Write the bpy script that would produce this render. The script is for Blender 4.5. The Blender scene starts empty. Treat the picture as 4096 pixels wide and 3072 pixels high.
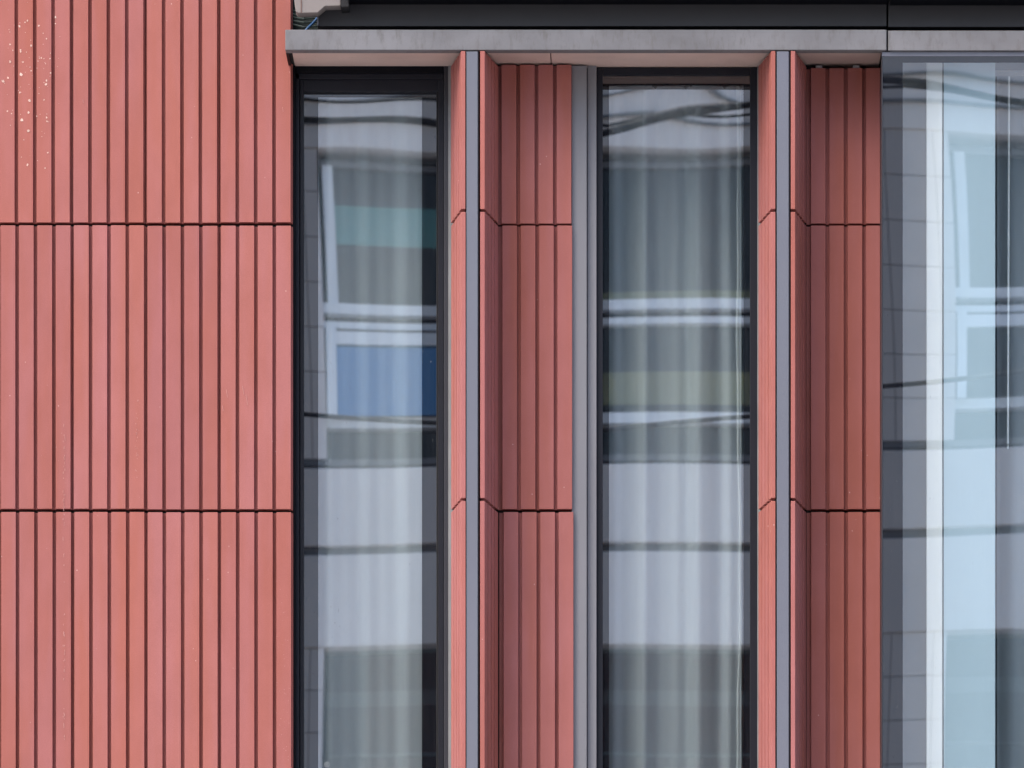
import bpy, math, random
R = math.radians
# ---------------------------------------------------------------- camera, sky, sun, exposure
scn = bpy.context.scene
L = 32.0                      # metres from the lens to the plane of the terracotta wall (Y = 0)
VX, VY, ZC = 2592.0, 7300.0, 1.6
cd = bpy.data.cameras.new('camera'); cam = bpy.data.objects.new('camera', cd); scn.collection.objects.link(cam)
cam.location = (0, -L, ZC); cam.rotation_euler = (R(90), 0, 0)
cd.sensor_width = 36; cd.lens = 36 * L / 4.096
cd.shift_x = (2048 - VX) / 4096; cd.shift_y = (VY - 1536) / 4096
cd.clip_start = 0.1; cd.clip_end = 1500
scn.camera = cam
cd.dof.use_dof = True; cd.dof.focus_distance = L; cd.dof.aperture_fstop = 10.0

SUN_EL, SUN_AZ = 52.0, -45.0          # veiled sun standing along the street, to the left
w = bpy.data.worlds.new('World'); scn.world = w; w.use_nodes = True
wn = w.node_tree; bg = wn.nodes['Background']; bg.inputs[1].default_value = 0.15
sky = wn.nodes.new('ShaderNodeTexSky'); sky.sky_type = 'NISHITA'; sky.sun_disc = False
sky.sun_elevation = R(SUN_EL); sky.sun_rotation = R(180 - SUN_AZ)
sky.air_density = 1.0; sky.dust_density = 3.0; sky.ozone_density = 0.6
wn.links.new(sky.outputs[0], bg.inputs[0])
sl = bpy.data.lights.new('sun', 'SUN'); sl.energy = 0.75; sl.angle = R(45); sl.color = (1, .92, .81)
so = bpy.data.objects.new('sun', sl); scn.collection.objects.link(so); so.location = (-20, -40, 50)
so.rotation_euler = (R(90 - SUN_EL), 0, R(SUN_AZ))
scn.view_settings.view_transform = 'Standard'; scn.view_settings.look = 'None'
scn.view_settings.exposure = 1.48; scn.view_settings.gamma = 1
scn.cycles.max_bounces = 12; scn.cycles.transparent_max_bounces = 16
scn.cycles.glossy_bounces = 5; scn.cycles.sample_clamp_indirect = 6

col = scn.collection
random.seed(7)
def X(px, Y=0.): return (px - VX) / 1000 * (L + Y) / L
def Z(py, Y=0.): return ZC + (VY - py) / 1000 * (L + Y) / L

# ---------------------------------------------------------------- materials
def newmat(name):
    m = bpy.data.materials.new(name); m.use_nodes = True
    nt = m.node_tree; return m, nt, nt.nodes, nt.links, nt.nodes['Principled BSDF']
def N(ns, t, **k):
    n = ns.new(t)
    for a, b in k.items(): setattr(n, a, b)
    return n
def coord(ns, ls, sc=(1, 1, 1), obj=False):
    if obj:
        g = N(ns, 'ShaderNodeTexCoord'); out = g.outputs['Object']
    else:
        g = N(ns, 'ShaderNodeNewGeometry'); out = g.outputs['Position']
    mp = N(ns, 'ShaderNodeMapping'); mp.inputs['Scale'].default_value = sc
    ls.new(out, mp.inputs[0]); return mp.outputs[0]
def noise(ns, ls, sc, vs=(1, 1, 1), det=4, rough=.6, obj=False):
    n = N(ns, 'ShaderNodeTexNoise'); n.inputs['Scale'].default_value = sc
    n.inputs['Detail'].default_value = det; n.inputs['Roughness'].default_value = rough
    ls.new(coord(ns, ls, vs, obj), n.inputs['Vector']); return n.outputs['Fac']
def ramp(ns, ls, f, p):
    r = N(ns, 'ShaderNodeValToRGB'); e = r.color_ramp.elements
    while len(e) < len(p): e.new(.5)
    for a, (x, c) in zip(e, p):
        a.position = x; a.color = (c[0], c[1], c[2], 1) if not isinstance(c, (int, float)) else (c, c, c, 1)
    ls.new(f, r.inputs[0]); return r.outputs[0]
def mix(ns, ls, f, a, b, mode='MIX'):
    m = N(ns, 'ShaderNodeMix', data_type='RGBA', blend_type=mode)
    for s, v in ((0, f), (6, a), (7, b)):
        if isinstance(v, (int, float)): m.inputs[s].default_value = v
        elif isinstance(v, tuple): m.inputs[s].default_value = (*v, 1)
        else: ls.new(v, m.inputs[s])
    return m.outputs[2]
def bump(ns, ls, bs, f, st, dist=.001):
    b = N(ns, 'ShaderNodeBump'); b.inputs['Strength'].default_value = st; b.inputs['Distance'].default_value = dist
    ls.new(f, b.inputs['Height']); ls.new(b.outputs[0], bs.inputs['Normal'])

def surf(name, c, rough=.6, var=.12, sc=3., vs=(1, 1, 1), speck=0., metal=0., spec=.5, grain=.25, gsc=400):
    m, nt, ns, ls, bs = newmat(name)
    a = ramp(ns, ls, noise(ns, ls, sc, vs), [(.3, tuple(v * (1 - var) for v in c)), (.7, tuple(min(1, v * (1 + var)) for v in c))])
    if speck:
        s = ramp(ns, ls, noise(ns, ls, 90, (1, 1, 1), 3, .7), [(.60, 0.), (.72, 1.)])
        k = ramp(ns, ls, noise(ns, ls, 6, (1, 1, .6)), [(.42, 0.), (.62, 1.)])
        f = mix(ns, ls, 1., s, k, 'MULTIPLY'); f2 = mix(ns, ls, 1., f, (speck,) * 3, 'MULTIPLY')
        a = mix(ns, ls, f2, a, tuple(v * .35 for v in c))
    ls.new(a, bs.inputs['Base Color'])
    bs.inputs['Roughness'].default_value = rough; bs.inputs['Metallic'].default_value = metal
    bs.inputs['Specular IOR Level'].default_value = spec
    bump(ns, ls, bs, noise(ns, ls, gsc, (1, 1, 1), 2), grain, .0006)
    return m

def terracotta():
    m, nt, ns, ls, bs = newmat('terracotta')
    pink, orange = (.352, .126, .116), (.338, .109, .085)
    n1 = noise(ns, ls, 2.2, (3.2, 1, .35), 3)
    c = mix(ns, ls, ramp(ns, ls, n1, [(.38, 0.), (.62, 1.)]), pink, orange)
    oi = N(ns, 'ShaderNodeObjectInfo')
    c = mix(ns, ls, 1., c, ramp(ns, ls, oi.outputs['Random'], [(0., (.90, .89, .92)), (.35, (1., .96, .92)), (.7, (.98, 1., 1.02)), (1., (1.05, 1.07, 1.10))]), 'MULTIPLY')
    blot = ramp(ns, ls, noise(ns, ls, 9, (1, 1, .5), 5, .65), [(.3, (.93, .92, .91)), (.7, (1.05, 1.06, 1.07))])
    c = mix(ns, ls, 1., c, blot, 'MULTIPLY')
    g = ramp(ns, ls, noise(ns, ls, 260, (1, 1, 1), 3, .7), [(.3, (.90, .88, .87)), (.7, (1.07, 1.09, 1.1))])
    c = mix(ns, ls, 1., c, g, 'MULTIPLY')
    st = ramp(ns, ls, noise(ns, ls, 11, (9, 4, .5), 3, .6), [(.66, 0.), (.76, .07)])     # lime streaks washed down the ribs
    c = mix(ns, ls, st, c, (.62, .36, .34))
    v = N(ns, 'ShaderNodeTexVoronoi'); v.inputs['Scale'].default_value = 22
    ls.new(coord(ns, ls, (1, 1, .8)), v.inputs['Vector'])
    sp = ramp(ns, ls, v.outputs['Distance'], [(.035, 1.), (.06, 0.)])
    k = ramp(ns, ls, noise(ns, ls, 3.1), [(.52, 0.), (.6, .55)])
    c = mix(ns, ls, mix(ns, ls, 1., sp, k, 'MULTIPLY'), c, (.72, .5, .46))
    ls.new(c, bs.inputs['Base Color'])
    bs.inputs['Roughness'].default_value = .78; bs.inputs['Specular IOR Level'].default_value = .3
    bump(ns, ls, bs, noise(ns, ls, 330, (1, 1, 1), 3, .7), .22, .0004)
    return m

def concrete():
    m, nt, ns, ls, bs = newmat('concrete')
    c = ramp(ns, ls, noise(ns, ls, 2.6, (1, 1, 1.5), 6, .6), [(.3, (.120, .117, .124)), (.7, (.182, .180, .190))])
    st = ramp(ns, ls, noise(ns, ls, 14, (2.2, 1, .7), 6, .72), [(.50, 0.), (.70, .6)])
    c = mix(ns, ls, st, c, (.095, .086, .078))
    sp = ramp(ns, ls, noise(ns, ls, 75, (1, 1, 1.4), 4, .75), [(.60, 0.), (.70, .55)])
    k = ramp(ns, ls, noise(ns, ls, 5), [(.45, 0.), (.6, 1.)])
    c = mix(ns, ls, mix(ns, ls, 1., sp, k, 'MULTIPLY'), c, (.07, .066, .062))
    ls.new(c, bs.inputs['Base Color']); bs.inputs['Roughness'].default_value = .75
    bump(ns, ls, bs, noise(ns, ls, 200, (1, 1, 1), 4, .7), .35, .0008)
    return m

def glass(name, r, tint=(1, 1, 1), opaque=None, gcol=(.96, .98, 1)):
    m, nt, ns, ls, bs = newmat(name); out = ns['Material Output']; ns.remove(bs)
    gl = N(ns, 'ShaderNodeBsdfGlossy'); gl.inputs['Roughness'].default_value = .0
    gl.inputs['Color'].default_value = (*gcol, 1)
    if opaque:
        tr = N(ns, 'ShaderNodeBsdfDiffuse'); tr.inputs['Color'].default_value = (*opaque, 1)
    else:
        tr = N(ns, 'ShaderNodeBsdfTransparent'); tr.inputs['Color'].default_value = (*tint, 1)
    lw = N(ns, 'ShaderNodeLayerWeight'); lw.inputs[0].default_value = .5
    p = N(ns, 'ShaderNodeMath', operation='POWER'); p.inputs[1].default_value = 5
    ls.new(lw.outputs['Facing'], p.inputs[0])
    mr = N(ns, 'ShaderNodeMapRange'); mr.inputs['To Min'].default_value = r; mr.inputs['To Max'].default_value = 1
    ls.new(p.outputs[0], mr.inputs[0])
    # rain-spotted dust on the outside of the pane
    v = ramp(ns, ls, noise(ns, ls, 130, (1, 1, .55), 2, .5), [(.70, 0.), (.76, 1.)])
    k = ramp(ns, ls, noise(ns, ls, 5, (2, 1, .4)), [(.5, 0.), (.68, .4)])
    f = mix(ns, ls, 1., v, k, 'MULTIPLY')
    film = ramp(ns, ls, noise(ns, ls, 30, (4, 1, .12), 4, .7), [(.35, .0), (.8, .02)])
    ad = N(ns, 'ShaderNodeMath', operation='ADD'); ls.new(f, ad.inputs[0]); ls.new(film, ad.inputs[1])
    df = N(ns, 'ShaderNodeBsdfDiffuse'); df.inputs['Color'].default_value = (.5, .52, .54, 1)
    m1 = N(ns, 'ShaderNodeMixShader'); ls.new(mr.outputs[0], m1.inputs[0]); ls.new(tr.outputs[0], m1.inputs[1]); ls.new(gl.outputs[0], m1.inputs[2])
    m2 = N(ns, 'ShaderNodeMixShader'); ls.new(ad.outputs[0], m2.inputs[0]); ls.new(m1.outputs[0], m2.inputs[1]); ls.new(df.outputs[0], m2.inputs[2])
    ls.new(m2.outputs[0], out.inputs[0])
    return m

def sheer(name, c, thin=.3):
    m, nt, ns, ls, bs = newmat(name); out = ns['Material Output']; ns.remove(bs)
    d = N(ns, 'ShaderNodeBsdfDiffuse'); t = N(ns, 'ShaderNodeBsdfTranslucent'); tp = N(ns, 'ShaderNodeBsdfTransparent')
    cc = ramp(ns, ls, noise(ns, ls, 40, (8, 1, .25), 4, .7), [(.3, tuple(v * .95 for v in c)), (.7, c)])
    ls.new(cc, d.inputs[0]); ls.new(cc, t.inputs[0])
    a = N(ns, 'ShaderNodeMixShader'); a.inputs[0].default_value = .2
    ls.new(d.outputs[0], a.inputs[1]); ls.new(t.outputs[0], a.inputs[2])
    lw = N(ns, 'ShaderNodeLayerWeight'); lw.inputs[0].default_value = .5
    mr = N(ns, 'ShaderNodeMapRange'); mr.inputs['From Max'].default_value = .85
    mr.inputs['To Min'].default_value = 1 - thin; mr.inputs['To Max'].default_value = 1
    ls.new(lw.outputs['Facing'], mr.inputs[0])
    b = N(ns, 'ShaderNodeMixShader'); ls.new(mr.outputs[0], b.inputs[0]); ls.new(tp.outputs[0], b.inputs[1]); ls.new(a.outputs[0], b.inputs[2])
    ls.new(b.outputs[0], out.inputs[0]); return m

M = dict(
    terra=terracotta(), conc=concrete(),
    soffit=surf('soffit_concrete', (.56, .435, .385), .85, .10, 3, (1, 1, 1), .5),
    mull=surf('grey_aluminium', (.128, .134, .165), .45, .05, 2, (1, 1, .5), .1),
    post=surf('grey_post_metal', (.185, .185, .2), .5, .07, 2.5, (2, 1, .4), .25),
    strip=surf('pale_sealant', (.22, .22, .225), .7, .15, 6),
    slate=surf('slate_frame_metal', (.010, .011, .017), .45, .1, spec=.25),
    dark=surf('dark_frame_metal', (.003, .0035, .006), .55, .15, spec=.12),
    dark2=surf('charcoal_frame_metal', (.020, .020, .027), .45, .1),
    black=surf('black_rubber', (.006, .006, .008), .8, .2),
    sillc=surf('sill_concrete', (.20, .175, .165), .85, .1, 5),
    fascia=surf('shade_darkened_fascia', (.030, .029, .033), .6, .12, 2, (1, 1, 1), .3),  # dark grey metal, deepened in colour for the shade under the sill
    joint=surf('stained_joint', (.14, .085, .07), .9, .3, 20),
    green=surf('green_membrane', (.014, .024, .021), .8, .5, 14),
    back=surf('backing_wall_paint', (.02, .019, .02), .9, .2),
    oroom=surf('dim_office_room', (.018, .026, .030), .8, .05),  # near-black colour stands in for the unlit rooms
    room=surf('room_paint', (.09, .11, .115), .8, .05),
    wallgrey=surf('grey_plaster', (.20, .21, .205), .8, .05),
    white=surf('white_paint', (.80, .81, .79), .6, .02),
    bluepanel=surf('pale_blue_paint', (.44, .56, .63), .6, .03, 1.5, (3, 1, .3)),
    steel=surf('bright_steel', (.5, .5, .5), .4, .1, metal=.6),
    splat=surf('lime_splash', (.62, .43, .36), .9, .2, 30),
    scuff=surf('pale_scuff', (.52, .27, .245), .9, .15, 40),
    bluec=surf('blue_cable_sheath', (.01, .06, .16), .5, .05),
    glass=glass('coated_glass', .37, (.93, .98, .99)),
    bayglass=glass('bay_glass', .29, (.93, .98, .99)), bayfrit=glass('bay_fritted_glass', .13, opaque=(.003, .004, .007)),
    frit=glass('fritted_glass', .15, opaque=(.003, .004, .007)),
    sheer=sheer('sheer_fabric', (.60, .66, .695), .28),
    hem=sheer('hem_fabric', (.62, .67, .68), .10),
    stone=surf('pale_stone', (.88, .81, .775), .8, .05, 1.2, (1, 1, 1), .35),
    owhite=surf('white_window_paint', (.90, .91, .93), .5, .03),
    ogrey=surf('grey_window_metal', (.18, .18, .19), .5, .05),
    oglass=glass('street_glass', .02, (.8, .85, .85)),
    sglass=glass('sky_tint_glass', .44, (.3, .4, .5), gcol=(.34, .70, 1)),  # blue of the mirrored sky put into the gloss colour
    teal=surf('teal_panel', (.25, .62, .58), .7, .1),
    yellow=surf('ochre_blind', (.60, .44, .20), .8, .1),
    rubber=surf('cable_rubber', (.01, .01, .012), .6, .1),
    bounce_road=surf('pale_bounce_road', (.34, .325, .31), .9, .15, 2),  # unseen road, made pale to bounce light up to the soffit
    paving=surf('paving', (.42, .40, .375), .9, .12, 2),
    ground=surf('ground_surface', (.32, .30, .28), .9, .15, .3),
)

# ---------------------------------------------------------------- mesh helpers
class MB:
    def __init__(s): s.v = []; s.f = []; s.mi = []
    def box(s, x0, x1, y0, y1, z0, z1, mi=0):
        if x0 > x1: x0, x1 = x1, x0
        if z0 > z1: z0, z1 = z1, z0
        b = len(s.v)
        s.v += [(x0, y0, z0), (x1, y0, z0), (x1, y1, z0), (x0, y1, z0), (x0, y0, z1), (x1, y0, z1), (x1, y1, z1), (x0, y1, z1)]
        for f in ((0, 3, 2, 1), (4, 5, 6, 7), (0, 1, 5, 4), (1, 2, 6, 5), (2, 3, 7, 6), (3, 0, 4, 7)):
            s.f.append(tuple(b + i for i in f)); s.mi.append(mi)
        return s
    def prism(s, pts, z0, z1, mi=0):            # pts counter-clockwise in plan (x, y)
        b = len(s.v); n = len(pts)
        s.v += [(x, y, z0) for x, y in pts] + [(x, y, z1) for x, y in pts]
        s.f.append(tuple(b + i for i in reversed(range(n)))); s.f.append(tuple(b + n + i for i in range(n))); s.mi += [mi, mi]
        for i in range(n):
            j = (i + 1) % n; s.f.append((b + i, b + j, b + n + j, b + n + i)); s.mi.append(mi)
        return s
    def tube(s, pts, r, n=10, mi=0):
        b = len(s.v); k = len(pts)
        for i, p in enumerate(pts):
            a = pts[max(0, i - 1)]; c = pts[min(k - 1, i + 1)]
            t = [c[q] - a[q] for q in range(3)]; l = math.sqrt(sum(q * q for q in t)); t = [q / l for q in t]
            up = (0, 0, 1) if abs(t[2]) < .9 else (0, 1, 0)
            u = (t[1] * up[2] - t[2] * up[1], t[2] * up[0] - t[0] * up[2], t[0] * up[1] - t[1] * up[0])
            l = math.sqrt(sum(q * q for q in u)); u = [q / l for q in u]
            v = (t[1] * u[2] - t[2] * u[1], t[2] * u[0] - t[0] * u[2], t[0] * u[1] - t[1] * u[0])
            for j in range(n):
                g = 2 * math.pi * j / n
                s.v.append(tuple(p[q] + r * (math.cos(g) * u[q] + math.sin(g) * v[q]) for q in range(3)))
        for i in range(k - 1):
            for j in range(n):
                s.f.append((b + i * n + j, b + i * n + (j + 1) % n, b + (i + 1) * n + (j + 1) % n, b + (i + 1) * n + j)); s.mi.append(mi)
        s.f.append(tuple(b + j for j in range(n))); s.f.append(tuple(b + (k - 1) * n + j for j in reversed(range(n)))); s.mi += [mi, mi]
        return s
    def build(s, name, mats, parent=None, loc=(0, 0, 0), bevel=0, smooth=False):
        me = bpy.data.meshes.new(name)
        me.from_pydata([(x - loc[0], y - loc[1], z - loc[2]) for x, y, z in s.v], [], s.f)
        for m in (mats if isinstance(mats, list) else [mats]): me.materials.append(m)
        for p, i in zip(me.polygons, s.mi): p.material_index = i; p.use_smooth = smooth
        me.update()
        o = bpy.data.objects.new(name, me); col.objects.link(o); o.location = loc
        if parent: o.parent = parent
        if bevel:
            b = o.modifiers.new('bevel', 'BEVEL'); b.width = bevel; b.segments = 2; b.limit_method = 'ANGLE'
            b.angle_limit = R(30)
        return o
def tag(o, label=None, cat=None, group=None, kind=None):
    if label: o['label'] = label
    if cat: o['category'] = cat
    if group: o['group'] = group
    if kind: o['kind'] = kind
    return o
def empty(name, label, cat, loc=(0, 0, 0), group=None):
    o = bpy.data.objects.new(name, None); col.objects.link(o); o.location = loc
    return tag(o, label, cat, group)
def child(src, parent, loc):
    c = src.copy(); col.objects.link(c); c.parent = parent; c.location = loc; return c

# ---------------------------------------------------------------- ground
MB().box(-250, 250, -260, 240, -.5, 0).build('ground', M['ground']); tag(bpy.data.objects['ground'], kind='structure')
tag(MB().box(-250, 250, -29, -4, .002, .006).build('road', M['bounce_road']), kind='structure')
tag(MB().box(-250, 250, -4, -.0, .002, .13).build('pavement', M['paving'], bevel=.01), kind='structure')
tag(MB().box(-250, 250, -33, -29, .002, .13).build('pavement', M['paving'], bevel=.01), kind='structure')

# ---------------------------------------------------------------- the terracotta building
B = empty('terracotta_building', 'building clad in ribbed red terracotta tiles with narrow windows and a grey concrete band', 'building')
F = .28                                   # how far fins and band stand forward of the wall
def bx(name, x0, x1, py0, py1, Y0, Y1, mat, parent=B, bevel=0, label=None):
    "a block whose FRONT face (at depth Y0) covers the measured span"
    o = MB().box(X(x0, Y0), X(x1, Y0), Y0, Y1, Z(py1, Y0), Z(py0, Y0)).build(name, mat, parent, bevel=bevel)
    if label: o['label'] = label
    return o

ROWS = [-1394, -248, 898, 2044, 3190, 4336, 5482]
PIT, RIB, GD, TH, GAP = .07355, .0588, .023, .045, .012
def ribs(n, x0, lipl, lipr, jag=0):
    "front outline of a ribbed tile: ribs face at y=0, moulded grooves GD deep"
    pts = []; gw = PIT - RIB
    pts.append((x0 - lipl, GD))
    for i in range(n):
        a = x0 + i * PIT; b = a + RIB
        pts += [(a - .0012, GD), (a, .0)] if (i or lipl) else [(a, 0.)]
        pts += [(b, .0), (b + .0012, GD)] if (i < n - 1 or lipr) else [(b, 0.)]
    if lipr: pts.append((x0 + (n - 1) * PIT + RIB + lipr, GD))
    if not lipl: pts.pop(0)
    return pts
def tile_mesh(name, lipl, lipr, h):
    fr = ribs(4, 0, lipl, lipr)
    pts = fr + [(fr[-1][0], TH), (fr[0][0], TH)]
    return MB().prism(pts, -h, 0)

h = 1.146 - GAP
wall_tile = None
for ci, px in enumerate([-303 - 294.2, -303, -8.6, 285.6, 579.8, 874.0]):
    for ri, py in enumerate(ROWS[:-1]):
        dx = {1: -2, 2: 1, 3: 3}.get(ri, 0)
        x = X(px + dx * (1 - max(px, 0) / 1300) + 8 + 2); z = Z(py + 4) + random.uniform(-.0014, .0014)
        jy, jr = random.uniform(-.0008, .0008), random.uniform(-.0004, .0004)
        if wall_tile is None:
            wall_tile = tile_mesh('cladding_tile', .0065, .0065, h).build('cladding_tile', M['terra'], B, bevel=.0012)
            wall_tile.location = (x, jy, z)
        else:
            c = child(wall_tile, B, (x, jy, z)); c.rotation_euler = (0, jr, 0)
            if ri == 1 and ci == 2: c['label'] = 'tile spattered with pale spots'
# recess tiles beside each fin pair
rec = None
for px, shift in ((2006, 8), (3243.5, 1)):
    for ri, py in enumerate(ROWS[1:-1]):
        top = py + 4; hh = 1.146 - GAP
        dx = shift if ri >= 2 else (3 if ri == 1 and shift > 1 else 0)
        if ri == 0:
            c = tile_mesh('cladding_tile', .0175, 0, (894 - 259) / 1000).build('cladding_tile', M['terra'], B, bevel=.0012)
            c.location = (X(px), 0, Z(259 if px < 3000 else 272))
            if px > 3000: c.scale = (1, 1, (894 - 272) / (894 - 259))
        elif rec is None:
            rec = tile_mesh('cladding_tile', .0175, 0, hh).build('cladding_tile', M['terra'], B, bevel=.0012)
            rec.location = (X(px + dx), 0, Z(top))
        else:
            child(rec, B, (X(px + dx), random.uniform(-.0006, .0006), Z(top)))

# fin tiles: a narrow nose at the front, then a splayed ribbed flank running back to the wall
def fin_pts(side, xn0, xn1, xb):
    "side=-1: flank on the left. xn0 outer nose edge, xn1 inner nose edge, xb where the flank meets the wall (world x)"
    A = (xn0, -F); Bk = (xb, 0.002)
    dx, dy = Bk[0] - A[0], Bk[1] - A[1]; ln = math.hypot(dx, dy); ux, uy = dx / ln, dy / ln
    nx, ny = -uy, ux
    if nx * side > 0: nx, ny = -nx, -ny       # pointing into the tile
    pts = [A]; gw, gd = .019, .016; pit = ln / 4.05
    for i in range(1, 4):
        s0 = i * pit - gw / 2; s1 = s0 + gw
        for s, d in ((s0, 0), (s0, gd), (s1, gd), (s1, 0)): pts.append((A[0] + ux * s + nx * d, A[1] + uy * s + ny * d))
    pts.append(Bk)
    pts.append((Bk[0] + nx * .022, Bk[1] + ny * .022))
    pts.append((xn1, -F + .035)); pts.append((xn1, -F))
    if side > 0: pts = pts[::1]
    ar = sum(pts[i][0] * pts[(i + 1) % len(pts)][1] - pts[(i + 1) % len(pts)][0] * pts[i][1] for i in range(len(pts)))
    return pts if ar > 0 else pts[::-1]
ztop = Z(201, -F)
zj = [ztop - .003] + [Z(p) for p in ROWS[2:]]
for xs in (((-1, 1845, 1862, 1804), (1, 1939, 1921, 1993)), ((-1, 3085.5, 3102, 3034), (1, 3181, 3164, 3226))):
    for side, a, b, c in xs:
        pts = fin_pts(side, X(a, -F), X(b, -F), X(c, 0))
        for i in range(len(zj) - 1):
            t = MB().prism(pts, zj[i + 1] + GAP / 2, zj[i] - (GAP / 2 if i else 0)).build('fin_tile', M['terra'], B, (pts[0][0], pts[0][1], zj[i]), bevel=.001)
            t.location.x += random.uniform(-.0006, .0006)
for a, b in ((1865.5, 1911), (3107, 3155)):
    m = bx('mullion_cap', a, b, 205, 5480, -F + .004, -F + .07, M['mull'], bevel=.0015)
    bx('mullion_gasket', b + .5, b + 4, 204, 5480, -F + .012, -F + .05, M['dark2'])
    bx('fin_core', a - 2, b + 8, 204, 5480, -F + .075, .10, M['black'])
# black strips standing in for the shadow at the back of each recess corner
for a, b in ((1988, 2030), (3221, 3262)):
    bx('corner_shadow_strip', a, b, 262, 5480, .040, .06, M['black'])

# grey concrete band, soffit and what lies over it
EN = 5300
def band(x0, x1, py0, py1):
    return MB().prism([(X(x0, -F), -F), (X(x1, -F), -F), (X(x1, -F), .0), (X(x0, -F), .0)], Z(py1, -F), Z(py0, -F))
MB().box(X(1141, -F), X(3546, -F), -F, -F + .06, Z(200, -F), Z(118.5, -F)).build('concrete_band', M['conc'], B, bevel=.0025)
MB().box(X(3553, -F), X(EN, -F), -F, -F + .06, Z(202, -F), Z(122, -F)).build('concrete_band', M['conc'], B, bevel=.0025)
MB().box(X(1141, -F), X(1152, -F), -F + .06, -.002, Z(200, -F), Z(118.5, -F)).build('band_return', M['dark'], B)
MB().box(X(1141, -F), X(3546, -F), -F + .06, .10, Z(130, -F), Z(121, -F)).build('band_flashing', M['dark2'], B)
MB().box(X(3553, -F), X(EN, -F), -F + .06, .10, Z(134, -F), Z(125, -F)).build('band_flashing', M['dark2'], B)
MB().box(X(3540, -F), X(3560, -F), -F + .012, -F + .03, Z(205, -F), Z(119, -F)).build('joint_backing', M['black'], B)
bx('joint_backing', 3540, 3560, -20, 118, -.139, -.12, M['black'])
zs = Z(202.5, -F + .06)
MB().box(X(1164, -F), X(2199, -F), -F + .060, .16, zs, zs + .03).build('soffit_panel', M['soffit'], B, bevel=.002)
MB().box(X(2203, -F), X(3527, -F), -F + .060, .16, zs, zs + .03).build('soffit_panel', M['soffit'], B, bevel=.002)
MB().box(X(2199.5, -F), X(2202.5, -F), -F + .062, .15, zs + .001, zs + .02).build('soffit_joint', M['joint'], B)
MB().box(X(1152.5, -F), X(1163, -F), -F + .061, .05, zs, zs + .05).build('soffit_edge', M['black'], B)
MB().box(X(3528, -F), X(3532, -F), -F + .061, .05, zs - .004, zs + .05).build('soffit_edge', M['black'], B)
# upper fascia set back above the band, the sill's shade put into its dark colour
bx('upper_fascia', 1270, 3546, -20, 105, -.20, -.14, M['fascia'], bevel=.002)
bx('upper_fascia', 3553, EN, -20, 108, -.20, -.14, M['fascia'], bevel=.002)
MB().box(X(1268, -.2), X(1274, -.2), -.206, -.201, Z(103, -.2), Z(27, -.2)).build('fascia_edge', M['mull'], B)
zo = Z(18, -.20)
MB().box(X(1396), X(3546), -.34, -.2, zo, zo + .25).build('storey_sill', M['dark'], B)
MB().box(X(3553), X(EN), -.34, -.2, zo - .004, zo + .25).build('storey_sill', M['dark'], B)
MB().box(X(1396), X(EN), -.19, .3, zo + .01, zo + .26).build('floor_slab', M['back'], B)
# pale end block of the sill with a rounded corner
zb = Z(50, -.40)
def P(px, py, Y): return (X(px, Y), Y, Z(py, Y))
def yz_block(name, pts, y0, y1, mat, parent=B, bevel=.002):
    n = len(pts); m = MB()
    m.v = [P(px, py, y0) for px, py in pts] + [(P(px, py, y0)[0], y1, P(px, py, y0)[2]) for px, py in pts]
    m.f = [tuple(reversed(range(n))), tuple(n + i for i in range(n))] + [(i, (i + 1) % n, n + (i + 1) % n, n + i) for i in range(n)]
    m.mi = [0] * len(m.f); return m.build(name, mat, parent, bevel=bevel)
yz_block('sill_end_block', [(1166, -60), (1174, -20), (1182, 40), (1187, 49), (1196, 51.5), (1270, 50), (1300, 24), (1362, 22), (1362, -60)], -.30, -.22, M['sillc'])
bx('sill_end_joint', 1203, 1207, -60, 51, -.3025, -.2995, M['joint'])
bx('sill_bracket', 1363, 1394, -60, 26, -.31, -.20, M['black'])
bx('membrane', 1150, 1290, -60, 140, .06, .08, M['green'])
m = MB()
for i in range(5): m.tube([P(1166, 40 + 14 * i, .03), P(1215, 52 + 13 * i + 4 * math.sin(i * 2), .0), P(1272, 40 + 16 * i, .02)], .004, 6)
m.build('membrane_fold', M['green'], B)
bc = MB().tube([P(1222, 122, -.02), P(1236, 107, -.03), P(1252, 92, -.04), P(1268, 74, -.05), P(1285, 50, -.05)], .005, 10).build('electric_cable', M['bluec'], smooth=True)
tag(bc, 'short blue cable in the dark gap above the left end of the concrete band', 'cable')
# shims between soffit and tiles of the right recess
for px in (3277, 3424):
    m = MB()
    for k in range(4): m.box(X(px - 13 + k % 2 * 2), X(px + 13 - k % 2 * 2), .005, .03, Z(271.5 - 3 * k), Z(269.3 - 3 * k))
    m.build('packing_shim', M['steel'], B)

# grey posts left of the middle window
bx('window_post', 2286, 2347, 262, 5480, .022, .06, M['post'], bevel=.002)
bx('window_post', 2349.5, 2386, 262, 5480, .050, .10, M['post'], bevel=.002)
bx('sealant_strip', 1793, 1812, 262, 5480, .050, .09, M['strip'])
bx('sealant_strip', 3029.5, 3042, 262, 5480, .050, .09, M['strip'])

# backing wall pieces
bx('backing_wall', -700, 1163, -1500, 7260, .05, .40, M['back'])
bx('backing_wall', 1800, 2380, 240, 5480, .101, .40, M['back'])
bx('backing_wall', 3032, 3526, 240, 5480, .101, .40, M['back'])
bx('backing_wall', 1163, 3526, -1500, 236, .17, .40, M['back'])
bx('lower_wall', 1163, EN, 4400, 7260, .12, .40, M['fascia'])
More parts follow.
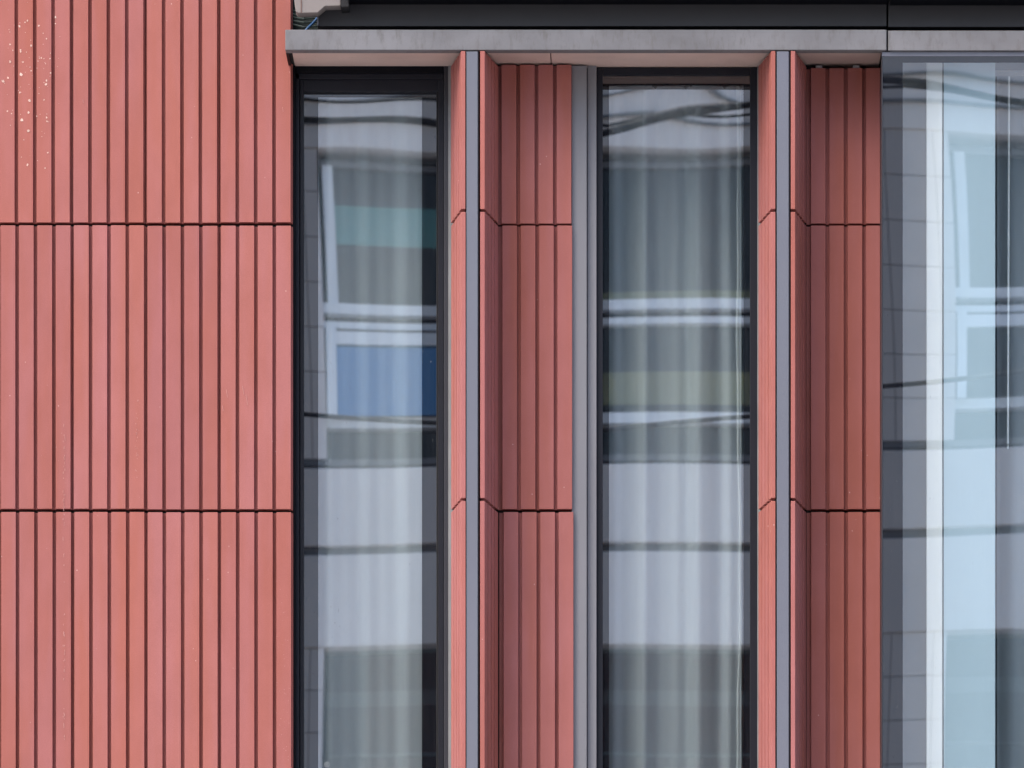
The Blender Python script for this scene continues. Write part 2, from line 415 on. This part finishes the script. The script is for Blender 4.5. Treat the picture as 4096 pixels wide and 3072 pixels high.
# upper storeys and body of the building
up = MB().box(X(-700), X(EN), .12, .4, Z(-1500), 17).box(X(-700), X(EN), 8, 8.3, 0, 17).box(X(-700) - .2, X(-700), .2, 8, 0, 17).box(X(EN) + .01, X(EN) + .21, -.2, 8, 0, 17).box(X(-700), X(EN), .4, 8, 16.7, 17)
up.build('upper_wall', M['terra'], B)
up = MB().box(X(1396), X(EN), -.2, .11, Z(-1500), Z(-60)).build('upper_glazing', M['frit'], B)
# room behind the windows (floor, ceiling, side and back walls)
rz0, rz1 = Z(4380), Z(238)
rm = MB().box(X(1100), X(EN), .4, 5, rz0 - .2, rz0).box(X(1100), X(3526), .172, 5, rz1, rz1 + .2).box(X(3527), X(EN), -.22, 5, rz1 - .012, rz1 + .03)
rm.box(X(900), X(1100), .41, 5.2, rz0, rz1).box(X(1100), X(EN), 5, 5.2, rz0, rz1).box(X(EN) - .2, X(EN), -.1, 5, rz0, rz1 - .02)
rm.build('room', M['room'], B)

# ---------------------------------------------------------------- windows
def wave(seed, top, amp):
    rnd = random.Random(seed)
    T = [(rnd.uniform(-1, 1), rnd.uniform(.4, 2.2), rnd.uniform(.3, 2.4), rnd.uniform(0, 6.28)) for _ in range(5)]
    U = [(rnd.uniform(-1, 1), rnd.uniform(1.0, 6.0), rnd.uniform(4, 16.0), rnd.uniform(0, 6.28)) for _ in range(6)]
    def f(x, z):           # x, z in metres from the pane's top-left corner, z downwards
        s = sum(a / (k2 + 1) * math.sin(k1 * x * 2 + k2 * z + p) for a, k1, k2, p in T) * amp
        e = math.exp(-z / .16)
        s += e * top * sum(a / (k2 * .8) * math.sin(k1 * x * 2.2 + k2 * z + p) for a, k1, k2, p in U)
        return s
    return f
def pane(parent, x0, x1, py0, py1, Y, vis, fn, step=.012, lean=0., gm='glass', fm='frit'):
    "one sheet of glass: clear part and dark fritted border share the same slightly wavy surface"
    X0, X1, Zt, Zb = X(x0, Y), X(x1, Y), Z(py0, Y), Z(py1, Y)
    v0, v1, vt = X(vis[0], Y), X(vis[1], Y), Z(vis[2], Y)
    def cuts(a, b, c):
        out = [a]; pts = sorted(set([a, b] + [q for q in c if a < q < b]))
        for p, q in zip(pts, pts[1:]):
            n = max(1, round((q - p) / step)); out += [p + (q - p) * i / n for i in range(1, n + 1)]
        return out
    xs = cuts(X0, X1, [v0, v1]); zz = cuts(Zb, Zt, [vt])
    cx, cz = (X0 + X1) / 2, (Zb + Zt) / 2
    for nm, mat, want in (('glass_pane', M[gm], True), ('dark_border', M[fm], False)):
        mb = MB(); idx = {}
        def vi(i, j):
            if (i, j) not in idx:
                idx[(i, j)] = len(mb.v)
                mb.v.append((xs[i] - cx, fn(xs[i] - X0, Zt - zz[j]) + lean * (zz[j] - cz), zz[j] - cz))
            return idx[(i, j)]
        for i in range(len(xs) - 1):
            for j in range(len(zz) - 1):
                mx, mz = (xs[i] + xs[i + 1]) / 2, (zz[j] + zz[j + 1]) / 2
                if (v0 < mx < v1 and mz < vt) == want:
                    mb.f.append((vi(i, j), vi(i + 1, j), vi(i + 1, j + 1), vi(i, j + 1))); mb.mi.append(0)
        if mb.f:
            o = mb.build(nm, mat, parent, smooth=True); o.location = (cx, Y, cz)
def sub(parent, name, lst, mat, bevel=.0015):
    mb = MB()
    for x0, x1, p0, p1, Y0, Y1 in lst: mb.box(X(x0, Y0), X(x1, Y0), Y0, Y1, Z(p1, Y0), Z(p0, Y0))
    return mb.build(name, mat, parent, bevel=bevel)
BOT = 4380
def winroot(label):
    o = bpy.data.objects.new('window', None); col.objects.link(o); o.parent = B; o['label'] = label; return o
# left narrow window
w1 = winroot('narrow window with deep stepped black frame')
sub(w1, 'outer_frame', [(1150, 1182, 262, BOT, .045, .15), (1183, 1775.5, 262, 292, .060, .15)], M['dark'])
sub(w1, 'window_frame', [(1182.5, 1197, 290, BOT, .075, .15), (1200, 1213.5, 318, BOT, .090, .15), (1182.5, 1775, 292.5, 316, .075, .15), (1197.5, 1760, 316.5, 366, .095, .15)], M['slate'])
sub(w1, 'side_rail', [(1753, 1775, 317, BOT, .085, .15)], M['slate'])
sub(w1, 'outer_rail', [(1776, 1793, 262, BOT, .060, .15)], M['dark2'])
sub(w1, 'gasket', [(1745.5, 1752, 367, BOT, .10, .15)], M['black'])
pane(w1, 1213, 1746, 362, BOT, .125, (1273, 1688, 390), wave(3, .5e-3, .7e-3))
# middle window
w2 = winroot('wider narrow window with flush slate frame')
sub(w2, 'window_frame', [(2387, 2411, 270, BOT, .068, .12), (3000, 3028.5, 270, BOT, .068, .12), (2411.5, 2999.5, 270, 300, .072, .12)], M['slate'])
pane(w2, 2410, 3001, 296, BOT, .085, (2436, 2974, 342), wave(14, .7e-3, .7e-3))  # dark border deepened at the head to darken the mirrored soffit
# projecting glazed bay at the right
w3 = winroot('large flush glazed bay at the right edge')
GY = -.262
sub(w3, 'head_rail', [(3528, EN, 206, 225, GY - .004, -.21)], M['mull'])
sub(w3, 'side_rail', [(3527, 3531, 227, BOT, GY - .004, .0)], M['dark2'])
pane(w3, 3531.5, 5200, 225.5, BOT, GY, (3611, 5150, 251), wave(21, .2e-3, .6e-3), step=.02, gm='bayglass', fm='bayfrit')
# safety stamp etched low on the left window
mb = MB(); Y = .1235; cxp, cyp = 1308, 3058
ring = [P(cxp + 9.2 * math.cos(a / 16 * math.pi), cyp + 9.2 * math.sin(a / 16 * math.pi), Y) for a in range(33)]
mb.tube(ring, .0007, 5)
mb.tube([P(cxp - 4, cyp + 6, Y), P(cxp - 4, cyp - 5, Y), P(cxp + 2, cyp - 5, Y), P(cxp + 3.5, cyp - 2, Y), P(cxp + 1, cyp + 0, Y), P(cxp - 4, cyp + 0, Y)], .0006, 5)
mb.tube([P(cxp + 0, cyp + 0, Y), P(cxp + 5, cyp + 6, Y)], .0006, 5)
mb.box(X(1300), X(1316), Y - .0005, Y, Z(3072), Z(3070.5))
mb.build('safety_stamp', M['hem'], w1)

# ---------------------------------------------------------------- curtains and things inside the bay
def curtain(name, x0, x1, py0, py1, Y, folds, parent, mat, step=.004):
    xs = []; x = X(x0, Y); e = X(x1, Y)
    while x < e: xs.append(x); x += step
    xs.append(e); mb = MB(); zr = [Z(py0, Y) + (Z(py1, Y) - Z(py0, Y)) * i / 14 for i in range(15)]
    for j, z in enumerate(zr):
        for x in xs:
            u = x - xs[0]
            yy = Y + sum(a * math.sin(2 * math.pi * k * u + p + .25 * math.sin(j * .45 + k)) for a, k, p in folds)
            mb.v.append((x, yy, z))
    n = len(xs)
    for j in range(len(zr) - 1):
        for i in range(n - 1): mb.f.append((j * n + i, j * n + i + 1, (j + 1) * n + i + 1, (j + 1) * n + i)); mb.mi.append(0)
    o = mb.build(name, mat, parent, smooth=True)
    return o
c1 = empty('curtain', 'sheer white curtain hanging in soft folds inside the left narrow window', 'curtain', (X(1480), .26, Z(390)), 'sheer curtains behind the windows')
def par(o, p):
    o.parent = p; o.location = tuple(a - b for a, b in zip(o.location, p.location)); return o
par(curtain('curtain_fabric', 1215, 1745, 340, BOT, .21, [(.018, 2.9, 2.9), (.010, 6.1, .4), (.004, 13.3, 2.)], None, M['sheer']), c1)
c2 = empty('curtain', 'sheer pleated curtain with a loose hem inside the middle window', 'curtain', (X(2700), .24, Z(350)), 'sheer curtains behind the windows')
par(curtain('curtain_fabric', 2412, 2966, 343, BOT, .21, [(.026, 4.3, .3), (.014, 8.7, 2.0), (.005, 15, 1)], None, M['sheer']), c2)
mb = MB().box(X(2400, .2), X(3010, .2), .2, .29, Z(338, .2), Z(318, .2))
par(mb.build('curtain_rail', M['ogrey']), c2)
for px in (2590, 2775, 2930):
    mb = MB().tube([P(px - 36, 352, .205), P(px - 26, 344, .204), P(px, 338.5, .204), P(px + 26, 344, .204), P(px + 36, 352, .205)], .006, 8)
    par(mb.build('heading_pleat', M['room'], smooth=True), c2)
mb = MB()
ys = [345 + (BOT - 345) * i / 60 for i in range(61)]
for q in ys:
    a = 2946 + 8 * math.sin(q * .0035) * (q / 3000) + 2 * math.sin(q * .013) + (q / 3072) * 6
    for k, dx in enumerate((0, 4, 12)): mb.v.append(P(a + dx, q, .20 - .008 * (k == 1)))
for i in range(60):
    for k in range(2): mb.f.append((i * 3 + k, i * 3 + k + 1, i * 3 + k + 4, i * 3 + k + 3)); mb.mi.append(0)
par(mb.build('curtain_hem', M['hem'], smooth=True), c2)
c3 = empty('curtain', 'bright sheer curtain with sharp folds at the right edge of the glazed bay', 'curtain', (X(4200), .1, Z(290)), 'sheer curtains behind the windows')
par(curtain('curtain_fabric', 3990, 4900, 285, BOT, .10, [(.030, 5.0, 1.2), (.012, 9.3, 2.0)], None, M['sheer']), c3)
par(MB().tube([P(4036, 306, -.04), P(4034, 1000, -.04), P(4031.5, 1775, -.04)], .0042, 12).tube([P(4031.5, 1776, -.04), P(4031.5, 1795, -.04)], .0028, 10).build('curtain_wand', M['white'], smooth=True), c3)
par(MB().box(X(3982, -.06), X(4900, -.06), -.06, .02, Z(288, -.06), Z(281, -.06)).build('curtain_rail', M['steel']), c3)
bx('inner_wall', 3600, 3705.5, 225, BOT, -.10, -.05, M['wallgrey'])
bx('white_jamb', 3706, 3769.5, 225, BOT, -.15, -.06, M['white'], bevel=.002)
bx('jamb_gasket', 3770, 3774.5, 225, BOT, -.14, -.06, M['dark2'])
bx('blue_pier', 3775, 3981, 225, BOT, -.155, -.02, M['bluepanel'], bevel=.002)
bx('bay_lining', 3533, 3600, 225, BOT, -.20, .15, M['black'])

# ---------------------------------------------------------------- lime spatter on the wall tiles
rs = random.Random(5); mb = MB()
spots = [(40, 247, 5), (100, 90, 3), (78, 105, 5), (155, 103, 5), (110, 83, 4), (222, 69, 5), (222, 95, 3), (60, 325, 5), (13, 325, 6), (125, 183, 5), (82, 200, 4), (83, 206, 4),
         (40, 178, 4), (52, 202, 3), (92, 248, 4), (84, 298, 8), (125, 283, 4), (32, 311, 5), (80, 370, 4), (118, 403, 7), (114, 449, 6), (88, 480, 7), (114, 523, 8), (30, 445, 4), (46, 454, 4),
         (147, 465, 3), (186, 470, 4), (188, 486, 4), (191, 611, 5), (180, 673, 4), (110, 660, 5), (165, 232, 4), (176, 235, 3), (152, 245, 3), (186, 155, 3), (200, 235, 4), (185, 337, 7), (186, 322, 5), (176, 400, 3), (202, 292, 4), (55, 265, 2)]
spots += [(rs.gauss(110, 60), rs.gauss(300, 150), rs.uniform(1, 2.4)) for _ in range(80)]
def ongroove(px):
    d = (px - 65) % 73.55
    return d < 8 or d > 65.5
def blob(px, py, r, sx=1., sz=1., Y=-.0006):
    n = 9; b = len(mb.v); rr = [r * rs.uniform(.6, 1.25) for _ in range(n)]
    for y in (Y, Y + .001):
        for i in range(n):
            a = 2 * math.pi * i / n; mb.v.append((X(px + sx * rr[i] * math.cos(a)), y, Z(py + sz * rr[i] * math.sin(a))))
    mb.f.append(tuple(b + i for i in reversed(range(n)))); mb.mi.append(0)
    mb.f.append(tuple(b + n + i for i in range(n))); mb.mi.append(0)
    for i in range(n): mb.f.append((b + i, b + (i + 1) % n, b + n + (i + 1) % n, b + n + i)); mb.mi.append(0)
for px, py, r in spots:
    if 0 < px < 260 and 0 < py < 760 and not ongroove(px): blob(px, py, r * .8, 1, rs.uniform(.9, 1.4), -.0016)
tag(mb.build('lime_spatter', M['splat'], B), kind='stuff'); mb = MB()
for k in range(70): blob(rs.gauss(256, 2.5), rs.uniform(1640, 2960), rs.uniform(.7, 1.5), .8, rs.uniform(2, 6), -.0016)
for k in range(26): blob(rs.gauss(548, 3), rs.uniform(1580, 1920), rs.uniform(.6, 1.3), .9, rs.uniform(1.5, 4), -.0016)
for k in range(60): blob(rs.uniform(1105, 1158), rs.uniform(2300, 3060), rs.uniform(.5, 1.3), 1, 1.3, -.0016)
for px, py, l in ((332, 400, 14), (970, 1545, 34), (984, 1580, 40), (905, 1560, 30), (890, 1625, 20), (258, 1740, 25), (1130, 430, 20)):
    for k in range(int(l / 3)): blob(px + k * .5, py + k * 3.2, 1.0, .8, 2, -.0016)
tag(mb.build('lime_streak', M['scuff'], B), kind='stuff')

# ---------------------------------------------------------------- the pale building across the street (seen in the glass)
W = 33.; MG = (L + .1 + W + .1) / L
def OX(px): return (px - VX) / 1000 * MG
def OZ(py): return ZC + (VY - py) / 1000 * MG
O = empty('stone_office', 'pale stone building across the street mirrored in the window glass', 'building', (0, -W, 0))
def ob(name, lst, mat, parent=O, bevel=.0):
    mb = MB()
    for x0, x1, p0, p1, d0, d1 in lst: mb.box(OX(x0), OX(x1), -d1, -d0, OZ(p1), OZ(p0))   # d = depth behind the street face
    mb.v = [(x, y if True else 0, z) for x, y, z in mb.v]
    return mb.build(name, mat, parent, bevel=bevel)
BAY = (3795 * 2.015 / MG - 1285 + (VX * (1 - 2.015 / MG)))     # spacing of the bays in measured units
PW = 430
ST = 1990
xl, xr = -4000, 9000
for s in range(-1, 4):
    o0 = s * ST - ST                          # storey offset
    t = o0
    # band under this storey's windows
    ob('stone_band', [(xl, xr, t + 1852, t + 2168, 0, .5), (xl, xr, t + 2206, t + 2585, 0, .5)], M['stone'], bevel=.01)
    ob('band_groove', [(xl, xr, t + 2160, t + 2214, .12, .5), (xl, xr, t + 1838, t + 1854, .18, .5)], M['ogrey'])
    ob('window_ledge', [(xl, xr, t + 1813, t + 1838, .03, .5)], M['ogrey'])
for b in range(-1, 3):
    e = 1285 + b * BAY                        # right edge of the pier
    for s in range(-1, 4):
        o0 = (s - 1) * ST; mb = MB()
        for k in range(7):
            a = o0 + 597 + k * 174; 
            for u0, u1 in ((e - PW, e - PW * .55), (e - PW * .55 + 3, e - 56), (e - 53, e)):
                mb.box(OX(u0), OX(u1), -.5, -.02, OZ(a + 170.5), OZ(a))
        mb.build('stone_pier', M['stone'], O)
    ob('pier_joint', [(e - PW + 6, e - 6, -1400, 7000, .06, .5)], M['ogrey'])
    for s in range(-1, 4):
        o0 = (s - 1) * ST
        x0, x1 = e, e + BAY - PW; xm = x0 + (x1 - x0) * .42
        if s < 0 and b: continue
        wr = bpy.data.objects.new('window', None); col.objects.link(wr); wr.parent = O
        if s == 2:
            ob('glass_pane', [(x0, x1, o0 + 597, o0 + 1813, .25, .26)], M['oglass'], wr)
            ob('window_frame', [(xm - 25, xm + 25, o0 + 597, o0 + 1813, .20, .3), (x0, x1, o0 + 1020, o0 + 1030, .2, .3)], M['room'], wr)
            ob('dark_room_sheet', [(x0, x1, o0 + 585, o0 + 1813, .9, 1.0)], M['oroom'], wr)  # near-black sheet standing in for the dark room behind
            ob('inner_sill', [(x0, x1, o0 + 740, o0 + 800, .6, .62)], M['ogrey'], wr)
            continue
        ob('window_frame', [(x0 + 18, x0 + 56, o0 + 655, o0 + 1230, .14, .3), (x0, x1, o0 + 1188, o0 + 1227, .10, .3), (x0, x1, o0 + 1258, o0 + 1284, .12, .3),
                            (xm - 25, xm + 25, o0 + 655, o0 + 1682, .14, .3), (x0, x1, o0 + 1640, o0 + 1682, .08, .3), (x1 - 50, x1 - 15, o0 + 655, o0 + 1640, .14, .3)], M['owhite'], wr)
        ob('head_frame', [(x0, x1, o0 + 632, o0 + 655, .18, .3)], M['ogrey'], wr)
        ob('glass_pane', [(x0, x1, o0 + 650, o0 + 1200, .25, .26), (xm, x1, o0 + 1284, o0 + 1640, .25, .26), (x0, x1, o0 + 1682, o0 + 1813, .25, .26)], M['oglass'], wr)
        ob('dark_room_sheet', [(x0, x1, o0 + 585, o0 + 1813, .9, 1.0)], M['oroom'], wr)  # near-black sheet standing in for the unlit room
        if s == 1 and b == 0:
            ob('teal_blind', [(x0 + 50, xm - 30, o0 + 790, o0 + 905, .3, .32), (x0 + 50, xm - 30, o0 + 905, o0 + 940, .3, .32)], M['teal'], wr)
        if s == 1 and b == 0:
            ob('ochre_blind', [(xm + 30, x1, o0 + 1460, o0 + 1590, .3, .32), (xm + 30, x1, o0 + 1140, o0 + 1190, .3, .32)], M['yellow'], wr)
        # awning sash pushed out at the bottom, its gloss tinted blue for the mirrored sky
        sash = bpy.data.objects.new('sash', None); col.objects.link(sash)
        zt, zb_ = OZ(o0 + 1284), OZ(o0 + 1640); hh = zt - zb_
        def tilt(mb):
            mb.v = [(x, y * 1 - .10 + (zt - z) * .16, z) for x, y, z in mb.v]; return mb
        tilt(MB().box(OX(x0 + 40), OX(xm - 26), -.02, -.01, OZ(o0 + 1640), OZ(o0 + 1350))).build('sash_glass', M['sglass'] if b == 0 else M['oglass'], wr)
        tilt(MB().box(OX(x0 + 6), OX(x0 + 44), -.03, .03, OZ(o0 + 1645), OZ(o0 + 1284)).box(OX(xm - 26), OX(xm - 0), -.03, .03, OZ(o0 + 1645), OZ(o0 + 1284)).box(OX(x0 + 44.2), OX(xm - 26.2), -.03, .03, OZ(o0 + 1350), OZ(o0 + 1300))).build('sash_frame', M['owhite'], wr)
        bpy.data.objects.remove(sash)
ob('office_body', [(xl, xr, -2200, VY + 700, 1.1, 12)], M['room'])
ob('parapet', [(xl, xr, -2300, -2150, 0, 12)], M['stone'])
ob('reflection_streak', [(xl, xr, 482, 494, -.03, .1), (xl, xr, 384, 394, -.03, .1)], M['strip'])  # added strips standing in for bluish streaks in the upper reflections
# overhead cables crossing the street side
def cable(label, pts, y, r, k=.45):
    m_ = (L + .1 - y + .1) / L
    q = []
    for i in range(41):
        t = i / 40 * (len(pts) - 1); a = min(int(t), len(pts) - 2); f = t - a
        px = pts[a][0] * (1 - f) + pts[a + 1][0] * f; py = pts[a][1] * (1 - f) + pts[a + 1][1] * f
        py += k * 40 * 4 * f * (1 - f)
        q.append(((px - VX) / 1000 * m_, y, ZC + (VY - py) / 1000 * m_))
    o = MB().tube(q, r, 8).build('overhead_cable', M['rubber'], smooth=True)
    return tag(o, label, 'cable', 'overhead cables mirrored in the glass')
cable('thin black cable sagging across the lower windows mirrored in the glass', [(-3000, 1300), (2400, 1720), (7500, 1180)], -20, .016)
cable('thick black cable mirrored near the head of the glass, dipping before the middle window', [(-3000, 600), (1214, 470), (1745, 480), (2412, 548), (3010, 390), (3620, 425), (4100, 490), (7500, 500)], -22, .024, .08)
cable('thinner black cable mirrored above the thick one', [(-3000, 430), (1214, 385), (1745, 402), (2412, 520), (2700, 470), (3010, 440), (3620, 445), (4100, 475), (7500, 420)], -24, .012, .08)
